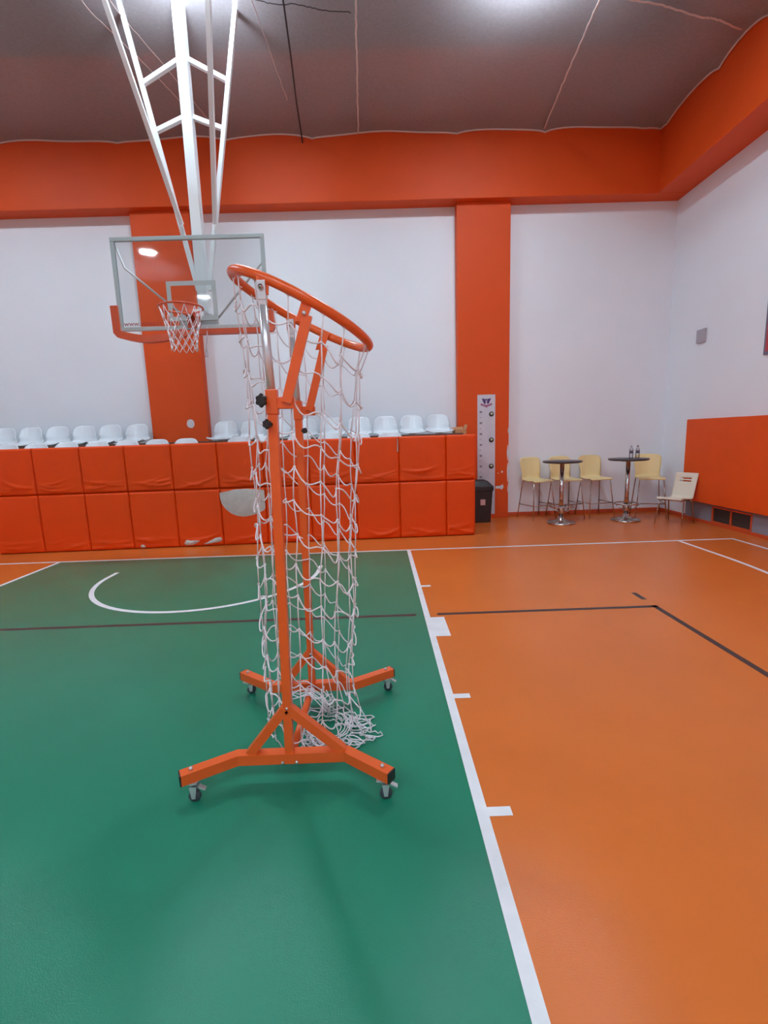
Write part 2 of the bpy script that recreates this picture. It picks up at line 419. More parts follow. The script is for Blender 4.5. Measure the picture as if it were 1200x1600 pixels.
# ------------------------------------------------------------------ ceiling-hung basketball goal
HX, HY, HZ = -0.117, -0.63, 2.93     # board: centre x, front face y, lower edge z
g = thing('basketball_goal', (HX, -0.40, 0), 'ceiling-hung basketball goal with glass backboard, orange rim and white net', 'basketball goal')
g.location = (HX, -0.40, HZ); 
part(MB().box((-0.055, -0.40, (3.02+TOP)/2), (0.12, 0.12, TOP-3.02), bevel=0.006), 'mast', 'steel_white', g)
def bar(a, c, w_, name, m='steel_white', root=g): return part(MB().tube([a, c], w_, square=(w_, w_)), name, m, root)
def ext(a, c, z):                    # extend the line a-c up to height z
    a, c = Vector(a), Vector(c); return a+(c-a)*((z-a.z)/(c.z-a.z))
L0, L1 = Vector((-0.263, -0.30, 4.243)), Vector((-0.753, -0.30, 6.635))
R0, R1 = Vector((0.137, -0.30, 4.232)), Vector((0.582, -0.30, 6.608))
bar((-0.13, -0.34, 3.45), ext(L0, L1, TOP), 0.025, 'side_strut'); bar((0.0, -0.34, 3.45), ext(R0, R1, TOP), 0.025, 'side_strut')
bar((-0.25, -0.39, 4.20), ext((-0.25, -0.4, 4.20), (-0.648, -0.9, 6.16), TOP), 0.025, 'forward_strut')
bar((0.159, -0.39, 4.19), ext((0.159, -0.4, 4.19), (0.427, -0.9, 6.138), TOP), 0.025, 'forward_strut')
for (zm, zo) in ((5.955, 5.78), (5.36, 5.275)):
    for sx, P0, P1 in ((-1, L0, L1), (1, R0, R1)):
        e = ext(P0, P1, zo); bar((-0.055+sx*0.06, -0.38, zm), e, 0.024, 'spreader')
part(MB().box((-0.055, -0.40, TOP-0.02), (1.6, 0.14, 0.04)), 'ceiling_bracket', 'steel_white', g)
# board
BW, BH = 0.9, 1.05
part(MB().box((HX, HY+0.008, HZ+BH/2), (1.78, 0.012, BH-0.02)), 'backboard_glass', 'glass', g)
fr = MB()
fwid = 0.045
for (c, d) in (((HX, HY+0.01, HZ+BH-fwid/2), (1.8, 0.036, fwid)), ((HX, HY+0.01, HZ+fwid/2), (1.8, 0.036, fwid)),
               ((HX-0.9+fwid/2, HY+0.01, HZ+BH/2), (fwid, 0.034, BH-2*fwid)), ((HX+0.9-fwid/2, HY+0.01, HZ+BH/2), (fwid, 0.034, BH-2*fwid))):
    fr.box(c, d, bevel=0.003)
part(fr, 'backboard_frame', 'frame_grey', g)
tg = MB(); tx, tz0, tz1, tw = 0.295, HZ+0.10, HZ+0.55, 0.05
for (c, d) in (((HX, HY, tz1-tw/2), (2*tx, 0.004, tw)), ((HX, HY, tz0+tw/2), (2*tx, 0.004, tw)),
               ((HX-tx+tw/2, HY, (tz0+tz1)/2), (tw, 0.004, tz1-tz0-2*tw)), ((HX+tx-tw/2, HY, (tz0+tz1)/2), (tw, 0.004, tz1-tz0-2*tw))):
    tg.box(c, d)
part(tg, 'target_rectangle', 'tape', g)
# mounting behind and in front of the glass
mp = MB().box((HX+0.05, HY+0.04, HZ+0.09), (0.46, 0.05, 0.16), bevel=0.006)
mp.box((-0.055, -0.50, HZ+0.17), (0.12, 0.26, 0.12), bevel=0.004)
part(mp, 'mounting_bracket', 'steel_white', g)
for pts in ([(-0.21, -0.56, 3.06), (-0.94, -0.50, 3.684), (-0.985, -0.60, 3.93)], [(0.12, -0.56, 3.03), (0.715, -0.52, 3.69), (0.765, -0.60, 3.93)]):
    part(MB().tube(pts, 0.013, 8), 'stay_rod', 'steel_white', g)
# edge padding: a loose, sagging left half and a snug right half
n = 26
def epad(pts, w0):
    q = MB(); q.tube(pts, 0.03, square=(0.042, 0.030)); return q
left = [(HX-0.93, HY, 3.22), (HX-0.925, HY, 2.925)] + [(HX-0.90+0.80*t, HY-0.05*math.sin(PI*t), 2.895-0.075*math.sin(PI*min(1, t*1.02))) for t in [i/12 for i in range(13)]]
right = [(HX-0.05+0.97*t, HY, 2.895) for t in [i/8 for i in range(9)]] + [(HX+0.935, HY, 2.93), (HX+0.935, HY, 3.12)]
part(epad(left, 0), 'edge_padding', 'edgepad', g); part(epad(right, 0), 'edge_padding', 'edgepad', g)
# lettering
tcv = bpy.data.curves.new('lettering', 'FONT'); tcv.body = 'www.atalspor.com'; tcv.size = 0.085; tcv.extrude = 0.001
to = bpy.data.objects.new('lettering_curve', tcv); COL.objects.link(to)
bpy.context.view_layer.update()
me = bpy.data.meshes.new_from_object(to.evaluated_get(bpy.context.evaluated_depsgraph_get()))
bpy.data.objects.remove(to)
xs = [v.co.x for v in me.vertices]; sc_ = 0.62/(max(xs)-min(xs))
me.transform(Matrix.Translation(Vector((HX-0.84, HY-0.003, HZ+0.058))) @ Matrix.Rotation(PI/2, 4, 'X') @ Matrix.Diagonal((sc_, sc_*0.95, 1, 1)))
me.transform(Matrix.Translation(-Vector(g.location)))
me.materials.clear(); me.materials.append(MT['text_red'])
lt = bpy.data.objects.new('lettering', me); COL.objects.link(lt); lt.parent = g; lt['label'] = 'red web address lettering'
# rim
RC = Vector((HX, HY-0.375, 3.08)); RR = 0.235
rm = MB().tube([(RC.x+RR*math.cos(2*PI*i/48), RC.y+RR*math.sin(2*PI*i/48), RC.z) for i in range(48)], 0.010, 8, closed=True)
rimo = part(rm, 'rim', 'rim', g)
rbk = MB().box((HX, HY-0.012, HZ+0.10), (0.15, 0.024, 0.17), bevel=0.004)
rbk.prism([(HX-0.06, HY-0.02, 3.075), (HX+0.06, HY-0.02, 3.075), (HX+0.04, HY-0.15, 3.075), (HX-0.04, HY-0.15, 3.075)], (0, 0, -0.016))
for sx in (-1, 1): rbk.prism([(HX+sx*0.055, HY-0.02, 3.075), (HX+sx*0.04, HY-0.15, 3.07), (HX+sx*0.055, HY-0.02, 2.96)], (0.006, 0, 0))
part(rbk, 'rim_bracket', 'rim', g)
hn = MB()
NS = 12; zs = [3.072, 2.93, 2.83, 2.75, 2.68, 2.615]; rs = [0.228, 0.190, 0.165, 0.15, 0.142, 0.142]
def hp(k, j):
    a = 2*PI*(k + (0.5 if j % 2 else 0))/NS; return Vector((RC.x+rs[j]*math.cos(a), RC.y+rs[j]*math.sin(a), zs[j]))
for k in range(NS):
    for j in range(len(zs)-1):
        for dk in ((0, -1) if j % 2 == 0 else (0, 1)):
            hn.tube([hp(k, j), (hp(k, j)+hp(k+dk, j+1))/2+Vector((0, 0, -0.008)), hp(k+dk, j+1)], 0.0042, 5)
part(hn, 'hoop_net', 'cord', g)
part(MB().tube([(0.045, -0.66, 2.95), (0.035, -0.68, 2.8), (0.015, -0.69, 2.66), (0.0, -0.69, 2.60), (0.03, -0.69, 2.60), (0.03, -0.69, 2.68)], 0.006, 6), 'hanging_lanyard', 'box_grey', g)

# ------------------------------------------------------------------ grandstand with padded front
PA = math.atan(0.0338)
def pp(s, d, z):                     # s metres along the padded front, d metres behind its face
    return Vector((s*math.cos(PA)-d*math.sin(PA), 0.514+s*math.sin(PA)+d*math.cos(PA), z))
RZ = Matrix.Rotation(PA, 3, 'Z')
st = thing('grandstand', (-2.5, 1.4, 0), 'low spectator stand with brown bench boards behind the orange pads', 'grandstand')
for k in range(12): part(MB().box(pp(-8.2+1.02*k, 0.11, 0.76), (1.02, 0.06, 1.52), rot=RZ), 'front_board', 'panel', st)
sd = MB().box((-2.7, 1.35, 0.645), (12.4, 1.1, 1.29)); part(sd, 'lower_deck', 'deck', st)
part(MB().box((-2.7, 1.80, 1.37), (12.42, 0.55, 0.34), bevel=0.004), 'upper_deck', 'deck', st)
part(MB().box((-2.7, 1.515, 1.565), (12.42, 0.05, 0.07), bevel=0.004), 'bench_board', 'bench_brown', st)
part(MB().box((3.535, 1.38, 0.75), (0.04, 1.25, 1.5), bevel=0.004), 'end_panel', 'panel', st)
# pads
cols = [-3.725, -3.055, -2.375, -1.730, -1.050, -0.375, 0.304, 0.990, 1.690, 2.360, 3.087, 3.530]
ORD = ['first', 'second', 'third', 'fourth', 'fifth', 'sixth', 'seventh', 'eighth', 'ninth', 'tenth', 'eleventh', 'twelfth', 'thirteenth']
rp = random.Random(11)
def make_pad(s0, s1, z0, z1, name, label, rag=False):
    W_, H_ = s1-s0-0.003, z1-z0-0.004; th = 0.075
    root = thing(name, pp((s0+s1)/2, 0, z0), label, 'wall pad', 'orange pads on the stand front', rz=PA)
    q = MB(); nu, nv = 36, 44
    a1, a2, a3 = rp.uniform(0, 6.28), rp.uniform(0, 6.28), rp.uniform(0.6, 1.4)
    wr = [(rp.uniform(-0.2, 0.2), rp.uniform(0.04, 0.16), rp.uniform(-0.25, 0.25), rp.uniform(0.10, 0.24), rp.uniform(0.006, 0.014)) for _ in range(5)]
    def face(u, v):
        x = (u-0.5)*W_; z = 0.004+v*H_
        e = min(u, 1-u)*W_; f = min(v, 1-v)*H_
        rnd = lambda t, r=0.016: math.sqrt(max(0, 1-(1-min(1, t/r))**2))
        y = -th*(0.62+0.38*rnd(e)*rnd(f))
        y -= 0.010*math.sin(PI*u)*math.sin(PI*v)
        for (cx, cz, sl, ln, am) in wr:             # sagging folds of the cover near its foot
            d = z-(cz+0.25*(x-cx)**2*3+sl*(x-cx)); 
            y -= am*math.exp(-(d/0.014)**2)*math.exp(-((x-cx)/ln)**2)*min(1, e/0.05)*min(1, f/0.03)
        return (x, y+th, z)
    q.grid(face, nu, nv)
    bx = [(-W_/2, th, 0.004), (W_/2, th, 0.004), (W_/2, th, 0.004+H_), (-W_/2, th, 0.004+H_)]
    q.add(bx, [[0, 1, 2, 3]])
    def rim_(fn):
        pts = [Vector(fn(i/nu)) for i in range(nu+1)]
        back = [Vector((p.x, th, p.z)) for p in pts]
        q.add(pts+back, [[i, i+1, nu+1+i+1, nu+1+i] for i in range(nu)])
    rim_(lambda t: face(t, 0)); rim_(lambda t: face(t, 1)); rim_(lambda t: face(0, t)); rim_(lambda t: face(1, t))
    part(q, 'cover', 'vinyl', root, local=True)
    def patch(outline, lift=0.004, bulge=0.0, pname='exposed_foam'):
        cx = sum(o[0] for o in outline)/len(outline); cz = sum(o[1] for o in outline)/len(outline)
        m = MB(); rings = 5; nn = len(outline); vs = []
        for k in range(rings+1):
            t = k/rings
            for (x, z) in outline:
                xx, zz = cx+(x-cx)*t, cz+(z-cz)*t
                u = min(0.985, max(0.015, xx/W_+0.5)); v = min(0.985, max(0.012, (zz-0.004)/H_))
                y = face(u, v)[1]-lift-bulge*(1-t*t)-(0.004*math.sin(31*xx+17*zz) if t < 1 else 0)
                vs.append((xx, y if t < 1 else y+lift*0.7, zz))
        fs = [[k*nn+i, k*nn+(i+1) % nn, (k+1)*nn+(i+1) % nn, (k+1)*nn+i] for k in range(rings) for i in range(nn)]
        m.add(vs, fs, True)
        part(m, pname, 'foam', root, local=True, label='grey-white exposed foam')
    return root, patch
for c in range(11):
    o1 = ORD[c]
    top_l = f'orange vinyl pad in the upper row on the stand front, {o1} from the left'
    low_l = f'orange vinyl pad in the lower row on the stand front, {o1} from the left'
    if c == 5: low_l = 'torn orange vinyl pad in the lower row with a big grey-white foam patch'
    if c == 4: low_l = 'orange vinyl pad in the lower row with two white foam tears at its foot'
    if c == 3: low_l = 'orange vinyl pad in the lower row with one tiny white tear at its foot'
    if c == 8: top_l = 'orange vinyl pad in the upper row with a narrow white slit at its right edge'
    x0, x1 = cols[c], cols[c+1]
    r_, pt = make_pad(x0, x1+(0.02 if c == 10 else 0), 0.882, 1.572, 'wall_pad', top_l)
    if c == 8: pt([(0.310, 0.46), (0.326, 0.46), (0.328, 0.66), (0.318, 0.66)], 0.004)
    r_, pt = make_pad(x0, x1, 0.0, 0.880, 'wall_pad', low_l)
    m_ = (x0+x1)/2
    if c == 5:
        out = [(-0.341, 0.817), (-0.338, 0.72), (-0.315, 0.64), (-0.27, 0.57), (-0.19, 0.497), (-0.10, 0.455), (0.0, 0.440), (0.10, 0.452), (0.20, 0.478), (0.31, 0.525), (0.330, 0.56), (0.332, 0.835), (0.22, 0.852), (0.06, 0.866), (-0.1, 0.862), (-0.22, 0.838)]
        pt(out, 0.004, 0.012)
    if c == 4:
        pt([(-0.24, 0.03), (-0.26, 0.06), (-0.22, 0.115), (-0.15, 0.10), (-0.07, 0.105), (-0.01, 0.095), (-0.07, 0.055), (-0.13, 0.03)], 0.006, 0.02)
        pt([(0.03, 0.035), (0.13, 0.085), (0.22, 0.125), (0.30, 0.135), (0.322, 0.10), (0.29, 0.065), (0.20, 0.05), (0.10, 0.035)], 0.006, 0.02)
    if c == 3:
        pt([(-0.235, 0.02), (-0.24, 0.05), (-0.215, 0.07), (-0.18, 0.06), (-0.165, 0.035), (-0.18, 0.018)], 0.006, 0.01)

# seats
def seat_mesh():
    q = MB()
    def f(u, v):
        # v: 0 front lip .. 1 top of the back
        if v < 0.42:
            t = v/0.42; y = -0.20+0.36*t; z = 0.045-0.028*math.sin(PI*t)+0.0*t; wd = 0.226-0.01*t
            if v < 0.06: z -= 0.03*(1-v/0.06)
        elif v < 0.6:
            t = (v-0.42)/0.18; a = t*PI/2*0.9; y = 0.16+0.055*math.sin(a); z = 0.045+0.075*(1-math.cos(a)); wd = 0.216-0.008*t
        else:
            t = (v-0.6)/0.4; y = 0.214+0.045*t; z = 0.110+0.225*t; wd = 0.208-0.018*t
        x = (u*2-1)*wd
        e = abs(u*2-1)
        z += 0.03*e**4*(1 if v < 0.55 else max(0, 1-(v-0.55)/0.2)); z -= 0.075*e**5*max(0, (v-0.6)/0.4)**1.5
        if v > 0.42: y -= 0.075*e**2.2*min(1, (v-0.42)/0.25)
        return (x, y, z)
    q.grid(f, 16, 24)
    q.box((0, 0.0, -0.0), (0.10, 0.25, 0.05))
    return q
s0 = seat_mesh().build('stadium_seat', 'seat_white', solid=0.012)
rear_z, rear_y = 1.605, 1.73
RX = [-4.535, -4.07, -3.60, -3.133, -2.667, -2.20, -0.64, -0.17, 0.30, 0.77, 1.26, 1.73, 2.195, 2.66, 3.126]
def place(i, x, y, z, label, group):
    global s0
    if i == 0: o = s0
    else: o = s0.copy(); COL.objects.link(o)
    o.location = (x, y, z); tag(o, label, 'seat', group); return o
for i, x in enumerate(RX):
    if i < 6: lab = f'white bucket seat in the back row, {ORD[i]} from the left, left of the wide pillar'
    else: lab = f'white bucket seat in the back row, {ORD[i-6]} to the right of the wide pillar'
    place(i, x, rear_y, rear_z, lab, 'white seats in the back row')
FX = [-3.97, -3.495, -3.003, -2.511, -2.025, -1.54, -1.069, -0.209, 0.225, 0.767, 1.257, 1.737, 2.248]
for i, x in enumerate(FX):
    lab = (f'white seat top peeping over the pads left of the front-row gap, {ORD[i]} from the left' if i < 7 else
           f'white seat top peeping over the pads right of the front-row gap, {ORD[i-7]} from the left')
    place(99, x, 0.985, 1.318, lab, 'white seats in the front row')
# box
bxr = thing('cardboard_box', (3.475, 1.70, 1.54), 'small open cardboard box at the right end of the stand', 'box', rz=0.1)
q = MB()
for (c, d) in (((0, -0.10, 0.06), (0.19, 0.006, 0.12)), ((0, 0.10, 0.06), (0.19, 0.006, 0.12)), ((-0.095, 0, 0.06), (0.006, 0.2, 0.12)), ((0.095, 0, 0.06), (0.006, 0.2, 0.12)), ((0, 0, 0.004), (0.19, 0.2, 0.006))): q.box(c, d)
part(q, 'box_walls', 'card', bxr, local=True)
part(MB().prism([(0.0955, -0.10, 0.12), (0.0955, 0.10, 0.12), (0.115, 0.10, 0.20), (0.115, -0.10, 0.20)], (0.004, 0, 0)), 'flap', 'card', bxr, local=True)
part(MB().prism([(-0.095, 0.101, 0.12), (0.095, 0.101, 0.12), (0.095, 0.125, 0.17), (-0.095, 0.125, 0.155)], (0, 0.004, 0)), 'flap', 'card', bxr, local=True)

# ------------------------------------------------------------------ height chart on the pillar
hc = thing('height_chart', (4.036, PY-0.006, 0.08), 'tall white height chart with purple emblem on the orange pillar', 'chart')
part(MB().box((4.036, PY-0.004, (0.08+2.267)/2), (0.325, 0.005, 2.187)), 'chart_sheet', 'paper', hc)
Yc = PY-0.0075
lg = MB().use('purple')
def P2(pts, th=0.002): lg.prism([(4.036+x, Yc, 2.14+z) for x, z in pts], (0, th, 0))
P2([(-0.085, 0.062), (-0.02, 0.05), (-0.008, -0.02), (-0.028, -0.045), (-0.05, -0.02)]); P2([(0.085, 0.062), (0.02, 0.05), (0.008, -0.02), (0.028, -0.045), (0.05, -0.02)])
P2([(-0.018, 0.052), (0.018, 0.052), (0.0, 0.0)])
lg.use('pink')
P2([(-0.105, -0.06), (-0.10, -0.02), (-0.05, -0.045), (0.0, -0.055), (0.05, -0.045), (0.10, -0.02), (0.105, -0.06), (0.04, -0.08), (0.0, -0.105), (-0.04, -0.08)])
part(lg, 'emblem', None, hc)
for i in range(11):
    z = 1.96-0.197*i
    if z < 0.15: break
    part(MB().box((3.936, Yc, z), (0.045, 0.002, 0.034)), 'height_mark', 'mark', hc)
    part(MB().box((3.928, Yc, z-0.098), (0.026, 0.002, 0.010)), 'height_mark', 'mark', hc)
for z in (1.92, 1.455, 0.975):
    d = part(MB().lathe([(0.0001, 0.003), (0.046, 0.003), (0.046, 0.0), (0.0001, 0.0)], (4.128, Yc+0.002, z), 20, axis=(0, -1, 0)), 'round_badge', 'rubber', hc)
    part(MB().lathe([(0.0001, 0.005), (0.020, 0.005), (0.020, 0.0), (0.0001, 0.0)], (4.133, Yc+0.002, z+0.005), 16, axis=(0, -1, 0)), 'badge_centre', 'amber', d)

# ------------------------------------------------------------------ waste bin
bn = thing('waste_bin', (3.82, 1.80, 0), 'black plastic waste bin with sloping lid beside the stand', 'bin')
q = MB(); q.lathe([], (0, 0, 0)) if False else None
def rr(cx, cy, wx, wy, z, r, n=5):
    o = []
    for (sx, sy, a0) in ((1, 1, 0), (-1, 1, PI/2), (-1, -1, PI), (1, -1, 1.5*PI)):
        for i in range(n+1):
            a = a0+PI/2*i/n; o.append((cx+sx*(wx/2-r)+r*math.cos(a), cy+sy*(wy/2-r)+r*math.sin(a), z))
    return o
def loft(q, rings):
    nn = len(rings[0]); vs = [p for r_ in rings for p in r_]
    fs = [[k*nn+i, k*nn+(i+1) % nn, (k+1)*nn+(i+1) % nn, (k+1)*nn+i] for k in range(len(rings)-1) for i in range(nn)]
    fs += [list(range(nn))[::-1], [(len(rings)-1)*nn+i for i in range(nn)]]
    return q.add(vs, fs)
part(loft(MB(), [rr(0, 0, 0.40, 0.28, 0.0, 0.03), rr(0, 0, 0.41, 0.29, 0.03, 0.03), rr(0, 0, 0.47, 0.33, 0.56, 0.035), rr(0, 0, 0.50, 0.35, 0.57, 0.035), rr(0, 0, 0.50, 0.35, 0.60, 0.035)]), 'body', 'bin', bn, local=True)
part(loft(MB(), [rr(0, 0, 0.51, 0.36, 0.60, 0.035), rr(0, 0, 0.50, 0.355, 0.65, 0.04), rr(-0.02, 0.02, 0.36, 0.28, 0.74, 0.05), rr(-0.03, 0.02, 0.30, 0.22, 0.755, 0.05)]), 'lid', 'bin', bn, local=True)
part(MB().box((0.055, -0.166, 0.37), (0.085, 0.006, 0.10)), 'sticker', 'sticker', bn, local=True, label='small pale square sticker')

# ------------------------------------------------------------------ bar stools and high tables
def stool(loc, rz, label):
    t = thing('bar_stool', loc, label, 'bar stool', 'cream bar stools', rz=rz)   # faces -y
    q = MB()
    def f(u, v):
        if v < 0.45:
            t_ = v/0.45; y = -0.21+0.36*t_; z = 0.715-0.012*math.sin(PI*t_)-(0.03*(1-t_/0.15) if t_ < 0.15 else 0); wd = 0.205+0.02*math.sin(PI*t_)
        elif v < 0.58:
            t_ = (v-0.45)/0.13; a = t_*PI/2*0.85; y = 0.15+0.05*math.sin(a); z = 0.715+0.055*(1-math.cos(a)); wd = 0.205
        else:
            t_ = (v-0.58)/0.42; y = 0.20+0.07*t_; z = 0.763+0.352*t_; wd = 0.19+0.035*math.sin(t_*PI*0.62)-0.03*max(0, (t_-0.8)/0.2)**2
        e = abs(2*u-1)
        if v > 0.45: y -= 0.05*e**2*min(1, (v-0.45)/0.2)
        if v > 0.9: z -= 0.02*e**4*(v-0.9)/0.1
        return ((2*u-1)*wd, y, z)
    q.grid(f, 14, 26)
    part(q, 'shell', 'cream', t, local=True, solid=0.012)
    for sx in (-1, 1):
        for sy in (-1, 1):
            part(MB().tube([(sx*0.15, sy*0.11, 0.70), (sx*0.19, sy*0.16, 0.685), (sx*0.245, sy*0.235, 0.0)], 0.0105, 8), 'leg', 'steel', t, local=True)
    part(MB().tube([(-0.224, -0.205, 0.26), (0.224, -0.205, 0.26)], 0.009, 8).tube([(-0.224, 0.205, 0.26), (-0.224, -0.205, 0.26)], 0.009).tube([(0.224, 0.205, 0.26), (0.224, -0.205, 0.26)], 0.009), 'footrest', 'steel', t, local=True)
    part(MB().tube([(-0.16, -0.12, 0.695), (0.16, -0.12, 0.695), (0.16, 0.12, 0.695), (-0.16, 0.12, 0.695)], 0.011, 8, closed=True), 'seat_frame', 'steel', t, local=True)
    return t
stool((4.93, 1.93, 0), 0.35, 'cream bar stool nearest the orange pillar')
stool((5.47, 1.95, 0), 0.25, 'cream bar stool half hidden behind the bare high table')
stool((6.03, 1.98, 0), 0.15, 'cream bar stool standing between the two high tables')
stool((6.88, 1.72, 0), -0.30, 'cream bar stool in the corner right of the table with bottles')
def high_table(loc, label):
    t = thing('high_table', loc, label, 'table', 'round high tables')
    part(MB().lathe([(0.0001, 1.045), (0.300, 1.045), (0.318, 1.055), (0.320, 1.07), (0.316, 1.078), (0.0001, 1.078)], n=40), 'tabletop', 'table_dark', t, local=True)
    part(MB().lathe([(0.036, 0.02), (0.036, 1.046)], n=20).lathe([(0.13, 1.03), (0.13, 1.045)], n=20), 'column', 'steel', t, local=True)
    part(MB().lathe([(0.0001, 0.0), (0.235, 0.0), (0.24, 0.012), (0.225, 0.03), (0.12, 0.045), (0.05, 0.075), (0.045, 0.12)], n=36), 'base', 'steel', t, local=True)
    fr_ = MB().tube([(0.20*math.cos(2*PI*i/36), 0.20*math.sin(2*PI*i/36), 0.30) for i in range(36)], 0.012, 8, closed=True)
    for k in range(4):
        a = PI/4+k*PI/2; fr_.tube([(0.03*math.cos(a), 0.03*math.sin(a), 0.20), (0.12*math.cos(a), 0.12*math.sin(a), 0.22), (0.20*math.cos(a), 0.20*math.sin(a), 0.30)], 0.010, 8)
    fr_.lathe([(0.05, 0.17), (0.055, 0.18), (0.055, 0.29), (0.05, 0.30)], n=20)
    part(fr_, 'foot_ring', 'steel', t, local=True)
    return t
high_table((5.165, 1.36, 0), 'round dark high table with a bare top, nearer the orange pillar')
high_table((6.32, 1.41, 0), 'round dark high table with two water bottles on it')
def bottle(loc, label, cap):
    t = thing('water_bottle', loc, label, 'bottle', 'water bottles on the high table')
    part(MB().lathe([(0.0001, 0.0), (0.028, 0.002), (0.031, 0.02), (0.031, 0.10), (0.028, 0.125), (0.031, 0.14), (0.012, 0.19), (0.012, 0.20)], n=18), 'body', 'pet', t, local=True)
    part(MB().lathe([(0.0318, 0.085), (0.0318, 0.135)], n=18), 'label_band', 'label_dark', t, local=True)
    part(MB().lathe([(0.014, 0.195), (0.014, 0.215), (0.0001, 0.216)], n=14), 'cap', cap, t, local=True)
bottle((6.335, 1.36, 1.078), 'left of two small water bottles on the dark high table', 'box_grey')
bottle((6.455, 1.38, 1.078), 'right of two small water bottles on the dark high table', 'label_dark')

# ------------------------------------------------------------------ pale chair by the orange panel
ch = thing('dining_chair', (6.93, 1.02, 0), 'pale chair with two slots in its back beside the orange wall panel', 'chair', rz=-1.02)
q = MB()
def cf(u, v):
    if v < 0.46:
        t = v/0.46; y = -0.24+0.40*t; z = 0.445-0.035*math.sin(PI*0.5*t)**2-(0.02*(1-t/0.12) if t < 0.12 else 0); wd = 0.20-0.02*t
    elif v < 0.56:
        t = (v-0.46)/0.10; a = t*PI/2*0.83; y = 0.16+0.055*math.sin(a); z = 0.41+0.06*(1-math.cos(a)); wd = 0.18-0.008*t
    else:
        t = (v-0.56)/0.44; y = 0.213+0.115*t; z = 0.455+0.365*t; wd = 0.172+0.004*t
    return ((2*u-1)*wd, y, z)
q.grid(cf, 16, 40, skip=lambda i, j: 4 <= i <= 11 and j in (33, 35))
part(q, 'shell', 'ply_white', ch, local=True, solid=0.012)
for sx in (-1, 1):
    part(MB().tube([(sx*0.15, -0.10, 0.395), (sx*0.19, -0.14, 0.38), (sx*0.215, -0.20, 0.0)], 0.011, 8), 'leg', 'steel', ch, local=True)
    part(MB().tube([(sx*0.15, 0.12, 0.395), (sx*0.185, 0.15, 0.38), (sx*0.205, 0.22, 0.0)], 0.011, 8), 'leg', 'steel', ch, local=True)
part(MB().tube([(-0.15, -0.10, 0.395), (0.15, -0.10, 0.395), (0.15, 0.12, 0.395), (-0.15, 0.12, 0.395)], 0.011, 8, closed=True), 'seat_frame', 'steel', ch, local=True)

# ------------------------------------------------------------------ right wall fittings
pn = MB().box((WALL_X-0.07, (1.44-3.5)/2, (0.345+1.70)/2), (0.10, 1.44+3.5, 1.70-0.345), bevel=0.01).build('wall_panel', 'panel')
tag(pn, 'long orange panel fixed low on the right wall', 'wall panel')
vt = thing('vent_grille', (WALL_X-0.02, 0.39, 0.18), 'dark two-part vent grille with orange frame below the wall panel', 'vent')
f_ = MB()
for (c, d) in (((0, 0, 0.115), (0.02, 0.82, 0.025)), ((0, 0, -0.12), (0.02, 0.82, 0.02)), ((0, 0.40, 0), (0.02, 0.025, 0.24)), ((0, -0.40, 0), (0.02, 0.025, 0.24)), ((0, 0.0, 0), (0.02, 0.025, 0.24))): f_.box(c, d)
part(f_, 'grille_frame', 'base_orange', vt, local=True)
part(MB().box((0.010, 0.20, 0.0), (0.006, 0.37, 0.22)), 'mesh_panel', 'vent_dark', vt, local=True); part(MB().box((0.010, -0.20, 0.0), (0.006, 0.37, 0.22)), 'mesh_panel', 'vent_dark', vt, local=True)
jb = MB().box((WALL_X-0.02, 1.37, 3.04), (0.04, 0.20, 0.21), bevel=0.006).build('junction_box', 'box_grey')
tag(jb, 'small grey electrical box high on the right wall', 'electrical box')
sg = thing('wall_sign', (WALL_X-0.015, -0.30, 2.52), 'red and purple framed sign at the right edge of the picture', 'sign')
part(MB().box((WALL_X-0.015, -0.30, 3.0), (0.03, 0.70, 0.96), bevel=0.004), 'sign_frame', 'sign_frame', sg)
part(MB().use('sign_purple').box((WALL_X-0.032, -0.30, 3.2), (0.004, 0.63, 0.46)).use('sign_red').box((WALL_X-0.032, -0.30, 2.76), (0.004, 0.63, 0.40)), 'sign_print', None, sg)

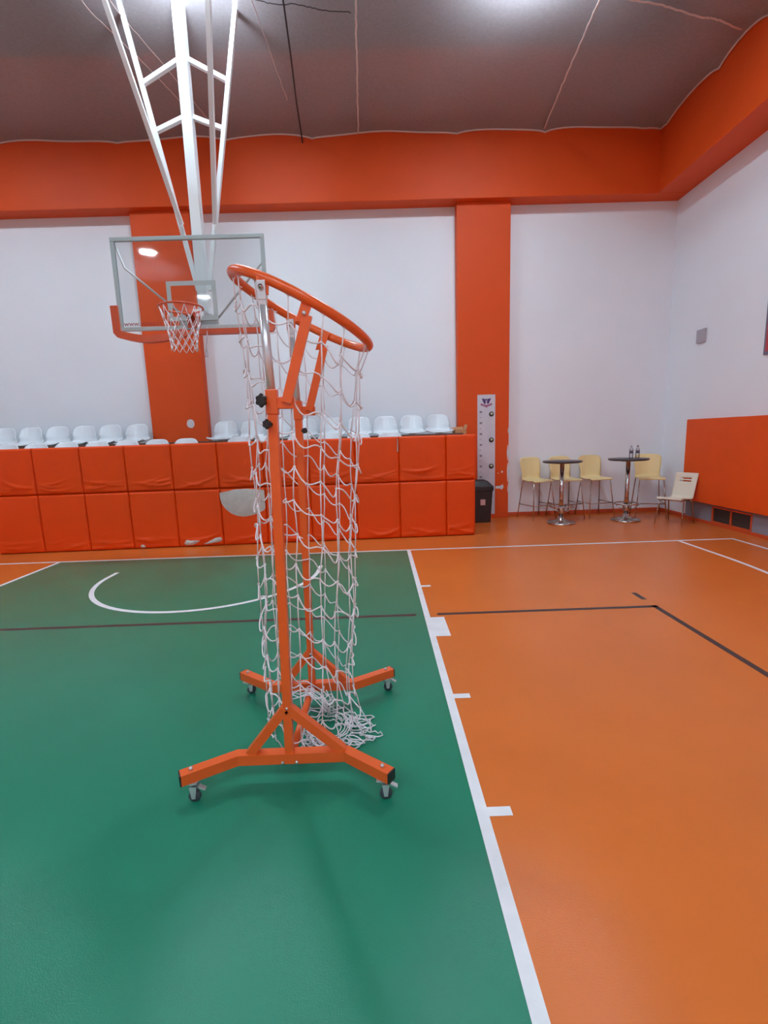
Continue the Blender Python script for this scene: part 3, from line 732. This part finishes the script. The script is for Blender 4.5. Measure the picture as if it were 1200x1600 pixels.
# ------------------------------------------------------------------ rolling hoop stand with long net
gs = thing('rolling_hoop_stand', (1.60, -4.315, 0), 'orange wheeled training stand with tilted hoop and long white net', 'training goal')
YF, YB = -4.63, -4.00
def frame(Y, out, xl, xr, xm, ya_l, ya_r, xel, xer, bl, brr, apex):
    zc = 0.120; hw = 0.025
    q = MB().tube([(xel, ya_l, zc), (xl, Y, zc), (xr, Y, zc), (xer, ya_r, zc)], hw, square=(hw, hw))
    fo = part(q, 'base_frame', 'powder', gs)
    part(MB().tube([(bl, Y, zc+0.022), (xm-0.005, Y, apex)], 0.02, square=(0.020, 0.020)), 'diagonal_brace', 'powder', gs)
    part(MB().tube([(brr, Y, zc+0.022), (xm+0.005, Y, apex)], 0.02, square=(0.020, 0.020)), 'diagonal_brace', 'powder', gs)
    # end caps, bolts and casters
    for (ex, ey, bx) in ((xel, ya_l, xl), (xer, ya_r, xr)):
        d = Vector((ex-bx, ey-Y, 0)).normalized()
        a = Vector((ex, ey, zc))
        part(MB().tube([a-d*0.004, a+d*0.006], 0.02, square=(0.0245, 0.0245)), 'end_cap', 'black', fo)
        c0 = a-d*0.045
        cs = bpy.data.objects.new('caster', None)
        k = MB().box((c0.x, c0.y, 0.091), (0.058, 0.05, 0.006)).lathe([(0.018, 0.07), (0.018, 0.09)], (c0.x, c0.y, 0), 14)
        k.lathe([(0.009, 0.146), (0.009, 0.156), (0.0001, 0.158)], (c0.x, c0.y, 0), 6)
        off = Vector((0.012*(1 if ex > bx else 1), -0.012*out, 0))
        w0 = c0+off
        for sy in (-1, 1): k.prism([(w0.x-0.016, w0.y+sy*0.016, 0.078), (w0.x+0.016, w0.y+sy*0.016, 0.078), (w0.x+0.008, w0.y+sy*0.016, 0.022), (w0.x-0.008, w0.y+sy*0.016, 0.022)], (0, 0.003*sy, 0))
        k.box((w0.x+0.036, w0.y, 0.066), (0.034, 0.022, 0.006), rot=Matrix.Rotation(0.5, 3, 'Y'))
        ko = part(k, 'caster', 'zinc', gs)
        part(MB().lathe([(0.012, -0.012), (0.023, -0.011), (0.027, -0.007), (0.027, 0.007), (0.023, 0.011), (0.012, 0.012)], (w0.x, w0.y, 0.0272), 20, axis=(0, 1, 0)), 'wheel', 'rubber', ko)
    for bx in (-0.03, 0.035):
        part(MB().lathe([(0.007, 0.0), (0.007, 0.008), (0.0001, 0.009)], (xm+bx, Y+(-0.025 if out > 0 else 0.025), 0.106), 8, axis=(0, -out, 0)), 'bolt', 'zinc', fo)
    return fo
# out=+1: near frame, feet splay towards -y
frame(YF, 1, 1.335, 1.840, 1.578, -4.755, -4.790, 1.118, 2.045, 1.395, 1.825, 0.365)
frame(YB, -1, 1.362, 1.850, 1.598, -3.835, -3.865, 1.140, 2.078, 1.44, 1.80, 0.335)
part(MB().tube([(1.585, YF+0.024, 0.12), (1.598, YB-0.024, 0.12)], 0.019, 14), 'cross_tube', 'powder', gs)
ZT = 1.735
def upright(Y, xb, xt, apex, side):
    k = 1.0
    part(MB().tube([(xb, Y, 0.144), (xt, Y, ZT-0.02)], 0.024, square=(0.019, 0.019)), 'post', 'powder', gs)
    part(MB().lathe([(0.006, 0), (0.006, 0.006), (0.0001, 0.008)], (xb+(xt-xb)*(apex-0.144)/(ZT-0.144), Y-0.019, apex), 8, axis=(0, -1, 0)), 'bolt', 'zinc', gs)
    # sleeve and bracket at the top of the post
    s = MB().box((xt, Y, ZT), (0.046, 0.048, 0.10), bevel=0.003)
    s.box((xt+0.055, Y, ZT-0.004), (0.075, 0.034, 0.048), bevel=0.003)
    br_ = part(s, 'top_bracket', 'powder', gs)
    part(MB().lathe([(0.008, 0), (0.008, 0.006), (0.0001, 0.009)], (xt+0.07, Y-0.019, ZT-0.003), 10, axis=(0, -1, 0)), 'bolt', 'zinc', br_)
    # adjustable inner tube
    top = Vector((xt-0.012, Y, 2.115))
    part(MB().tube([(xt, Y, ZT+0.02), top], 0.017, 14), 'inner_tube', 'zinc', gs)
    fk = MB().box((top.x, Y-0.003, top.z+0.055), (0.036, 0.026, 0.075), bevel=0.003)
    fk.prism([(top.x-0.017, Y-0.014, top.z+0.02), (top.x+0.017, Y-0.014, top.z+0.02), (top.x+0.012, Y-0.012, top.z-0.03), (top.x-0.012, Y-0.012, top.z-0.03)], (0, 0.024, 0))
    fo = part(fk, 'fork_end', 'zinc', gs)
    part(MB().lathe([(0.011, 0), (0.011, 0.010), (0.006, 0.012), (0.006, 0.016), (0.0001, 0.017)], (top.x, Y-0.016, top.z+0.065), 6, axis=(0, -1, 0)), 'bolt', 'steel', fo)
    # lugs and side arm
    a0, a1 = Vector((xt+0.062, Y-0.019, ZT-0.005)), Vector((1.772, Y-0.012, 2.068))
    part(MB().tube([a0, a1], 0.02, square=(0.020, 0.010)), 'side_arm', 'powder', gs)
    # knobs
    if side > 0:
        kd = Vector((-0.45, -0.9, 0))
        kps = ((Vector((xt-0.028, Y-0.030, ZT+0.005)), 0.026), (Vector((xt-0.012, Y-0.030, ZT-0.09)), 0.019))
    else:
        kd = Vector((0.8, -0.6, 0)); kps = ((Vector((xt+0.020, Y-0.018, ZT-0.11)), 0.015),)
    for (kp, kr) in kps:
        kd = kd.normalized()
        q3 = Vector((0, 0, 1)).rotation_difference(kd).to_matrix()
        nn = 36; ring = lambda h, f: [q3 @ Vector(((kr*f*(1+0.13*math.cos(6*2*PI*i/nn)))*math.cos(2*PI*i/nn), (kr*f*(1+0.13*math.cos(6*2*PI*i/nn)))*math.sin(2*PI*i/nn), h))+kp for i in range(nn)]
        mk = MB(); rings = [ring(0.006, 0.6), ring(0.010, 0.95), ring(0.018, 1.0), ring(0.024, 0.85)]
        loft(mk, rings); mk.lathe([(0.006, -0.03), (0.006, 0.008)], kp, 10, axis=kd)
        part(mk, 'star_knob', 'black', gs)
upright(YF, 1.578, 1.607, 0.372, 1)
upright(YB, 1.598, 1.610, 0.330, -1)
# hoop
HC = Vector((1.708, -4.300, 2.168)); HR, HT = 0.343, math.radians(27.5)
def hoop(a, r=HR, drop=0.0): return Vector((HC.x+r*math.cos(a)*math.cos(HT), HC.y+r*math.sin(a), HC.z-r*math.cos(a)*math.sin(HT)-drop))
ho = part(MB().tube([hoop(2*PI*i/64) for i in range(64)], 0.0205, 14, closed=True), 'hoop', 'powder', gs)
for Y in (YF, YB):
    s_ = -1 if Y < -4.3 else 1
    for (x, ht, w_) in ((1.598, 0.05, 0.022), (1.775, 0.06, 0.021)):
        zz = HC.z-(x-HC.x)*math.tan(HT); zb = (2.155 if x < 1.65 else 2.05)
        sl = 0 if x < 1.65 else 0.032
        part(MB().prism([(x-w_-sl*1.0, Y-0.004, zb), (x+w_-sl*1.0, Y-0.004, zb), (x+w_+0.006, Y-0.004, zz), (x-w_, Y-0.004, zz)], (0, 0.010, 0)), 'lug', 'powder', ho)
    part(MB().lathe([(0.008, 0), (0.008, 0.007), (0.0001, 0.009)], (1.762, Y-0.024, 2.075), 10, axis=(0, -1, 0)), 'bolt', 'zinc', ho)
# net: long square-mesh tube hanging from the hoop, its foot bunched on the floor
rg = random.Random(21)
nt_ = MB(); NST = 15; CR = 0.0031
PROF = [(0.0, 0.215, 1.632), (0.13, 0.2175, 1.634), (0.32, 0.2215, 1.640), (0.53, 0.2285, 1.6465), (0.88, 0.2365, 1.6595), (1.146, 0.2425, 1.6715), (1.372, 0.248, 1.678), (1.59, 0.254, 1.691), (1.773, 0.263, 1.698), (1.98, 0.2745, 1.7045), (2.35, 0.300, 1.708)]
def cross(z, a, strand):
    """outline of the hanging net at height z"""
    for (z0, h0, c0), (z1, h1, c1) in zip(PROF[:-1], PROF[1:]):
        if z <= z1: break
    t = max(0, min(1, (z-z0)/(z1-z0))); hx, cx = h0+(h1-h0)*t, c0+(c1-c0)*t
    hy = 0.255+0.080*min(1, z/2.2)
    j = 0.008*math.sin(9.3*z+strand*2.3)
    return Vector((cx+(hx+j)*math.cos(a), -4.305+(hy+j)*math.sin(a), z))
angs = [2*PI*(k+rg.uniform(-0.22, 0.22))/NST+0.10 for k in range(NST)]
SP = 0.146; ROWS = 15
node = {}
for k, a in enumerate(angs):
    ztop = hoop(a).z
    for j in range(ROWS+1):
        if j == 0: node[k, j] = hoop(a, HR-0.004, 0.018); continue
        z = ztop-0.03-SP*(j-0.35)+rg.uniform(-0.010, 0.010)
        if z > 0.14: node[k, j] = cross(z, a, k)+Vector((rg.uniform(-.005, .005), rg.uniform(-.005, .005), 0))
        else:
            over = 0.14-z
            base = cross(0.14, a, k)
            side = max(0.0, math.cos(a))
            px_ = base.x+over*(0.55*side+0.05)*(1 if math.cos(a) > -0.2 else -0.2)+rg.uniform(-.03, .03)
            py_ = base.y-over*0.10*math.sin(a)+rg.uniform(-.03, .03)
            hd = Vector((px_-1.705, (py_+4.285)*0.75))
            if hd.length < 0.075: px_, py_ = 1.705+hd.x/hd.length*0.085, -4.285+hd.y/hd.length*0.115
            node[k, j] = Vector((min(px_, 1.95), max(-4.49, min(-4.06, py_)), max(0.012, 0.14-over*1.3)+rg.uniform(0, 0.02)))
for k in range(NST):
    k2 = (k+1) % NST
    for j in range(ROWS):
        A, B = node[k, j], node[k, j+1]
        if B.z < 0.02 and A.z < 0.02 and rg.random() < 0.4: continue
        mid = (A+B)/2+Vector((rg.uniform(-.003, .003), rg.uniform(-.003, .003), 0))
        nt_.tube([A, mid, B], CR, 5)
    for j in range(1, ROWS+1):
        A, B = node[k, j], node[k2, j]
        if A.z < 0.05 and B.z < 0.05 and rg.random() < 0.5: continue
        sag = rg.uniform(0.018, 0.045); tw = rg.uniform(-0.020, 0.020)
        pts = []
        for i in range(9):
            t = i/8; P_ = A.lerp(B, t)
            P_.z = max(0.008, P_.z-sag*math.sin(PI*t)-tw*math.sin(2*PI*t)); c = Vector((1.66, -4.305, P_.z)); d = (P_-c); 
            P_ = P_+d.normalized()*0.018*math.sin(PI*t)*(1 if P_.z > 0.1 else 0)
            pts.append(P_)
        nt_.tube(pts, CR*1.15, 5)
        if A.z > 0.05: nt_.ball(A, CR*2.1, 4)
# hook cords at the hoop
for k, a in enumerate(angs):
    for da in (-0.05, 0.05):
        nt_.tube([hoop(a+da, HR-0.012, 0.018), hoop(a, HR-0.004, 0.024)], CR*0.9, 5)
# bunched foot on the floor: a ring of loops round a bare spot, with lobes spreading to the right
pc = Vector((1.715, -4.29, 0))
def loop(c, r1, r2, rot, z, wob):
    pts = []
    for i in range(14):
        a = 2*PI*i/14; x = r1*math.cos(a)*(1+rg.uniform(-wob, wob)); y = r2*math.sin(a)*(1+rg.uniform(-wob, wob))
        pts.append(c+Vector((x*math.cos(rot)-y*math.sin(rot), x*math.sin(rot)+y*math.cos(rot), max(0.006, z+rg.uniform(-0.012, 0.014)))))
    nt_.tube(pts, CR*1.1, 5, closed=True)
for i in range(17):
    a = rg.uniform(0, 2*PI); rr_ = rg.uniform(0.10, 0.16)
    loop(pc+Vector((rr_*math.cos(a), 1.15*rr_*math.sin(a), 0)), rg.uniform(0.02, 0.05), rg.uniform(0.014, 0.03), a+PI/2+rg.uniform(-.4, .4), rg.uniform(0.008, 0.05), 0.3)
for i in range(8):
    a = -0.8+0.2*i; rr_ = rg.uniform(0.17, 0.25)
    loop(pc+Vector((rr_*math.cos(a), rr_*0.85*math.sin(a), 0)), rg.uniform(0.05, 0.075), rg.uniform(0.016, 0.026), a*0.6, 0.010, 0.2)
for i in range(6):
    y = rg.uniform(-4.48, -4.38); loop(Vector((1.66+rg.uniform(-.04, .07), y, 0)), rg.uniform(0.04, 0.06), rg.uniform(0.015, 0.03), rg.uniform(-1, 1), 0.012, 0.3)
for q_ in range(4):
    r_a = 0.075+0.018*q_
    pts = []
    for i in range(40):
        a = 2*PI*i/40; k_ = 1+0.10*math.sin(9*a+q_*1.7)+rg.uniform(-.05, .05)
        pts.append((1.705+r_a*k_*math.cos(a), -4.285+1.3*r_a*k_*math.sin(a), 0.012+0.012*q_+0.010*math.sin(7*a+q_)))
    nt_.tube(pts, CR*1.1, 5, closed=True)
# turns of cord round the cross tube
for i in range(6):
    y = -4.16+i*0.022+rg.uniform(-.008, .008); x_ = 1.593
    nt_.tube([(x_+0.024*math.cos(2*PI*j/12), y+0.008*math.sin(2*PI*j/12+i), 0.12+0.024*math.sin(2*PI*j/12)) for j in range(12)], CR, 5, closed=True)
for i in range(5):
    y = -4.15+i*0.02
    nt_.tube([(1.60, y, 0.145), (1.64+rg.uniform(0, .02), y-0.02, 0.12), (1.70, y-0.05+rg.uniform(-.03, .03), 0.06+rg.uniform(0, .03))], CR, 5)
    nt_.tube([(1.585, y, 0.145), (1.54, y-0.01, 0.13+rg.uniform(-.02, .02)), (1.48, y-0.05+rg.uniform(-.06, .06), 0.14+rg.uniform(-.03, .06))], CR, 5)
for i in range(9):
    nt_.tube([(1.70+rg.uniform(-.03, .03), -4.17+rg.uniform(-.03, .03), 0.20-0.012*i), (1.705+rg.uniform(-.03, .03), -4.17+rg.uniform(-.02, .02), 0.13), (1.70+rg.uniform(-.04, .04), -4.16+rg.uniform(-.03, .03), 0.03)], CR, 5)
part(nt_, 'net', 'cord', gs)

for o in list(bpy.data.objects):
    if '_o' in o.keys(): del o['_o']
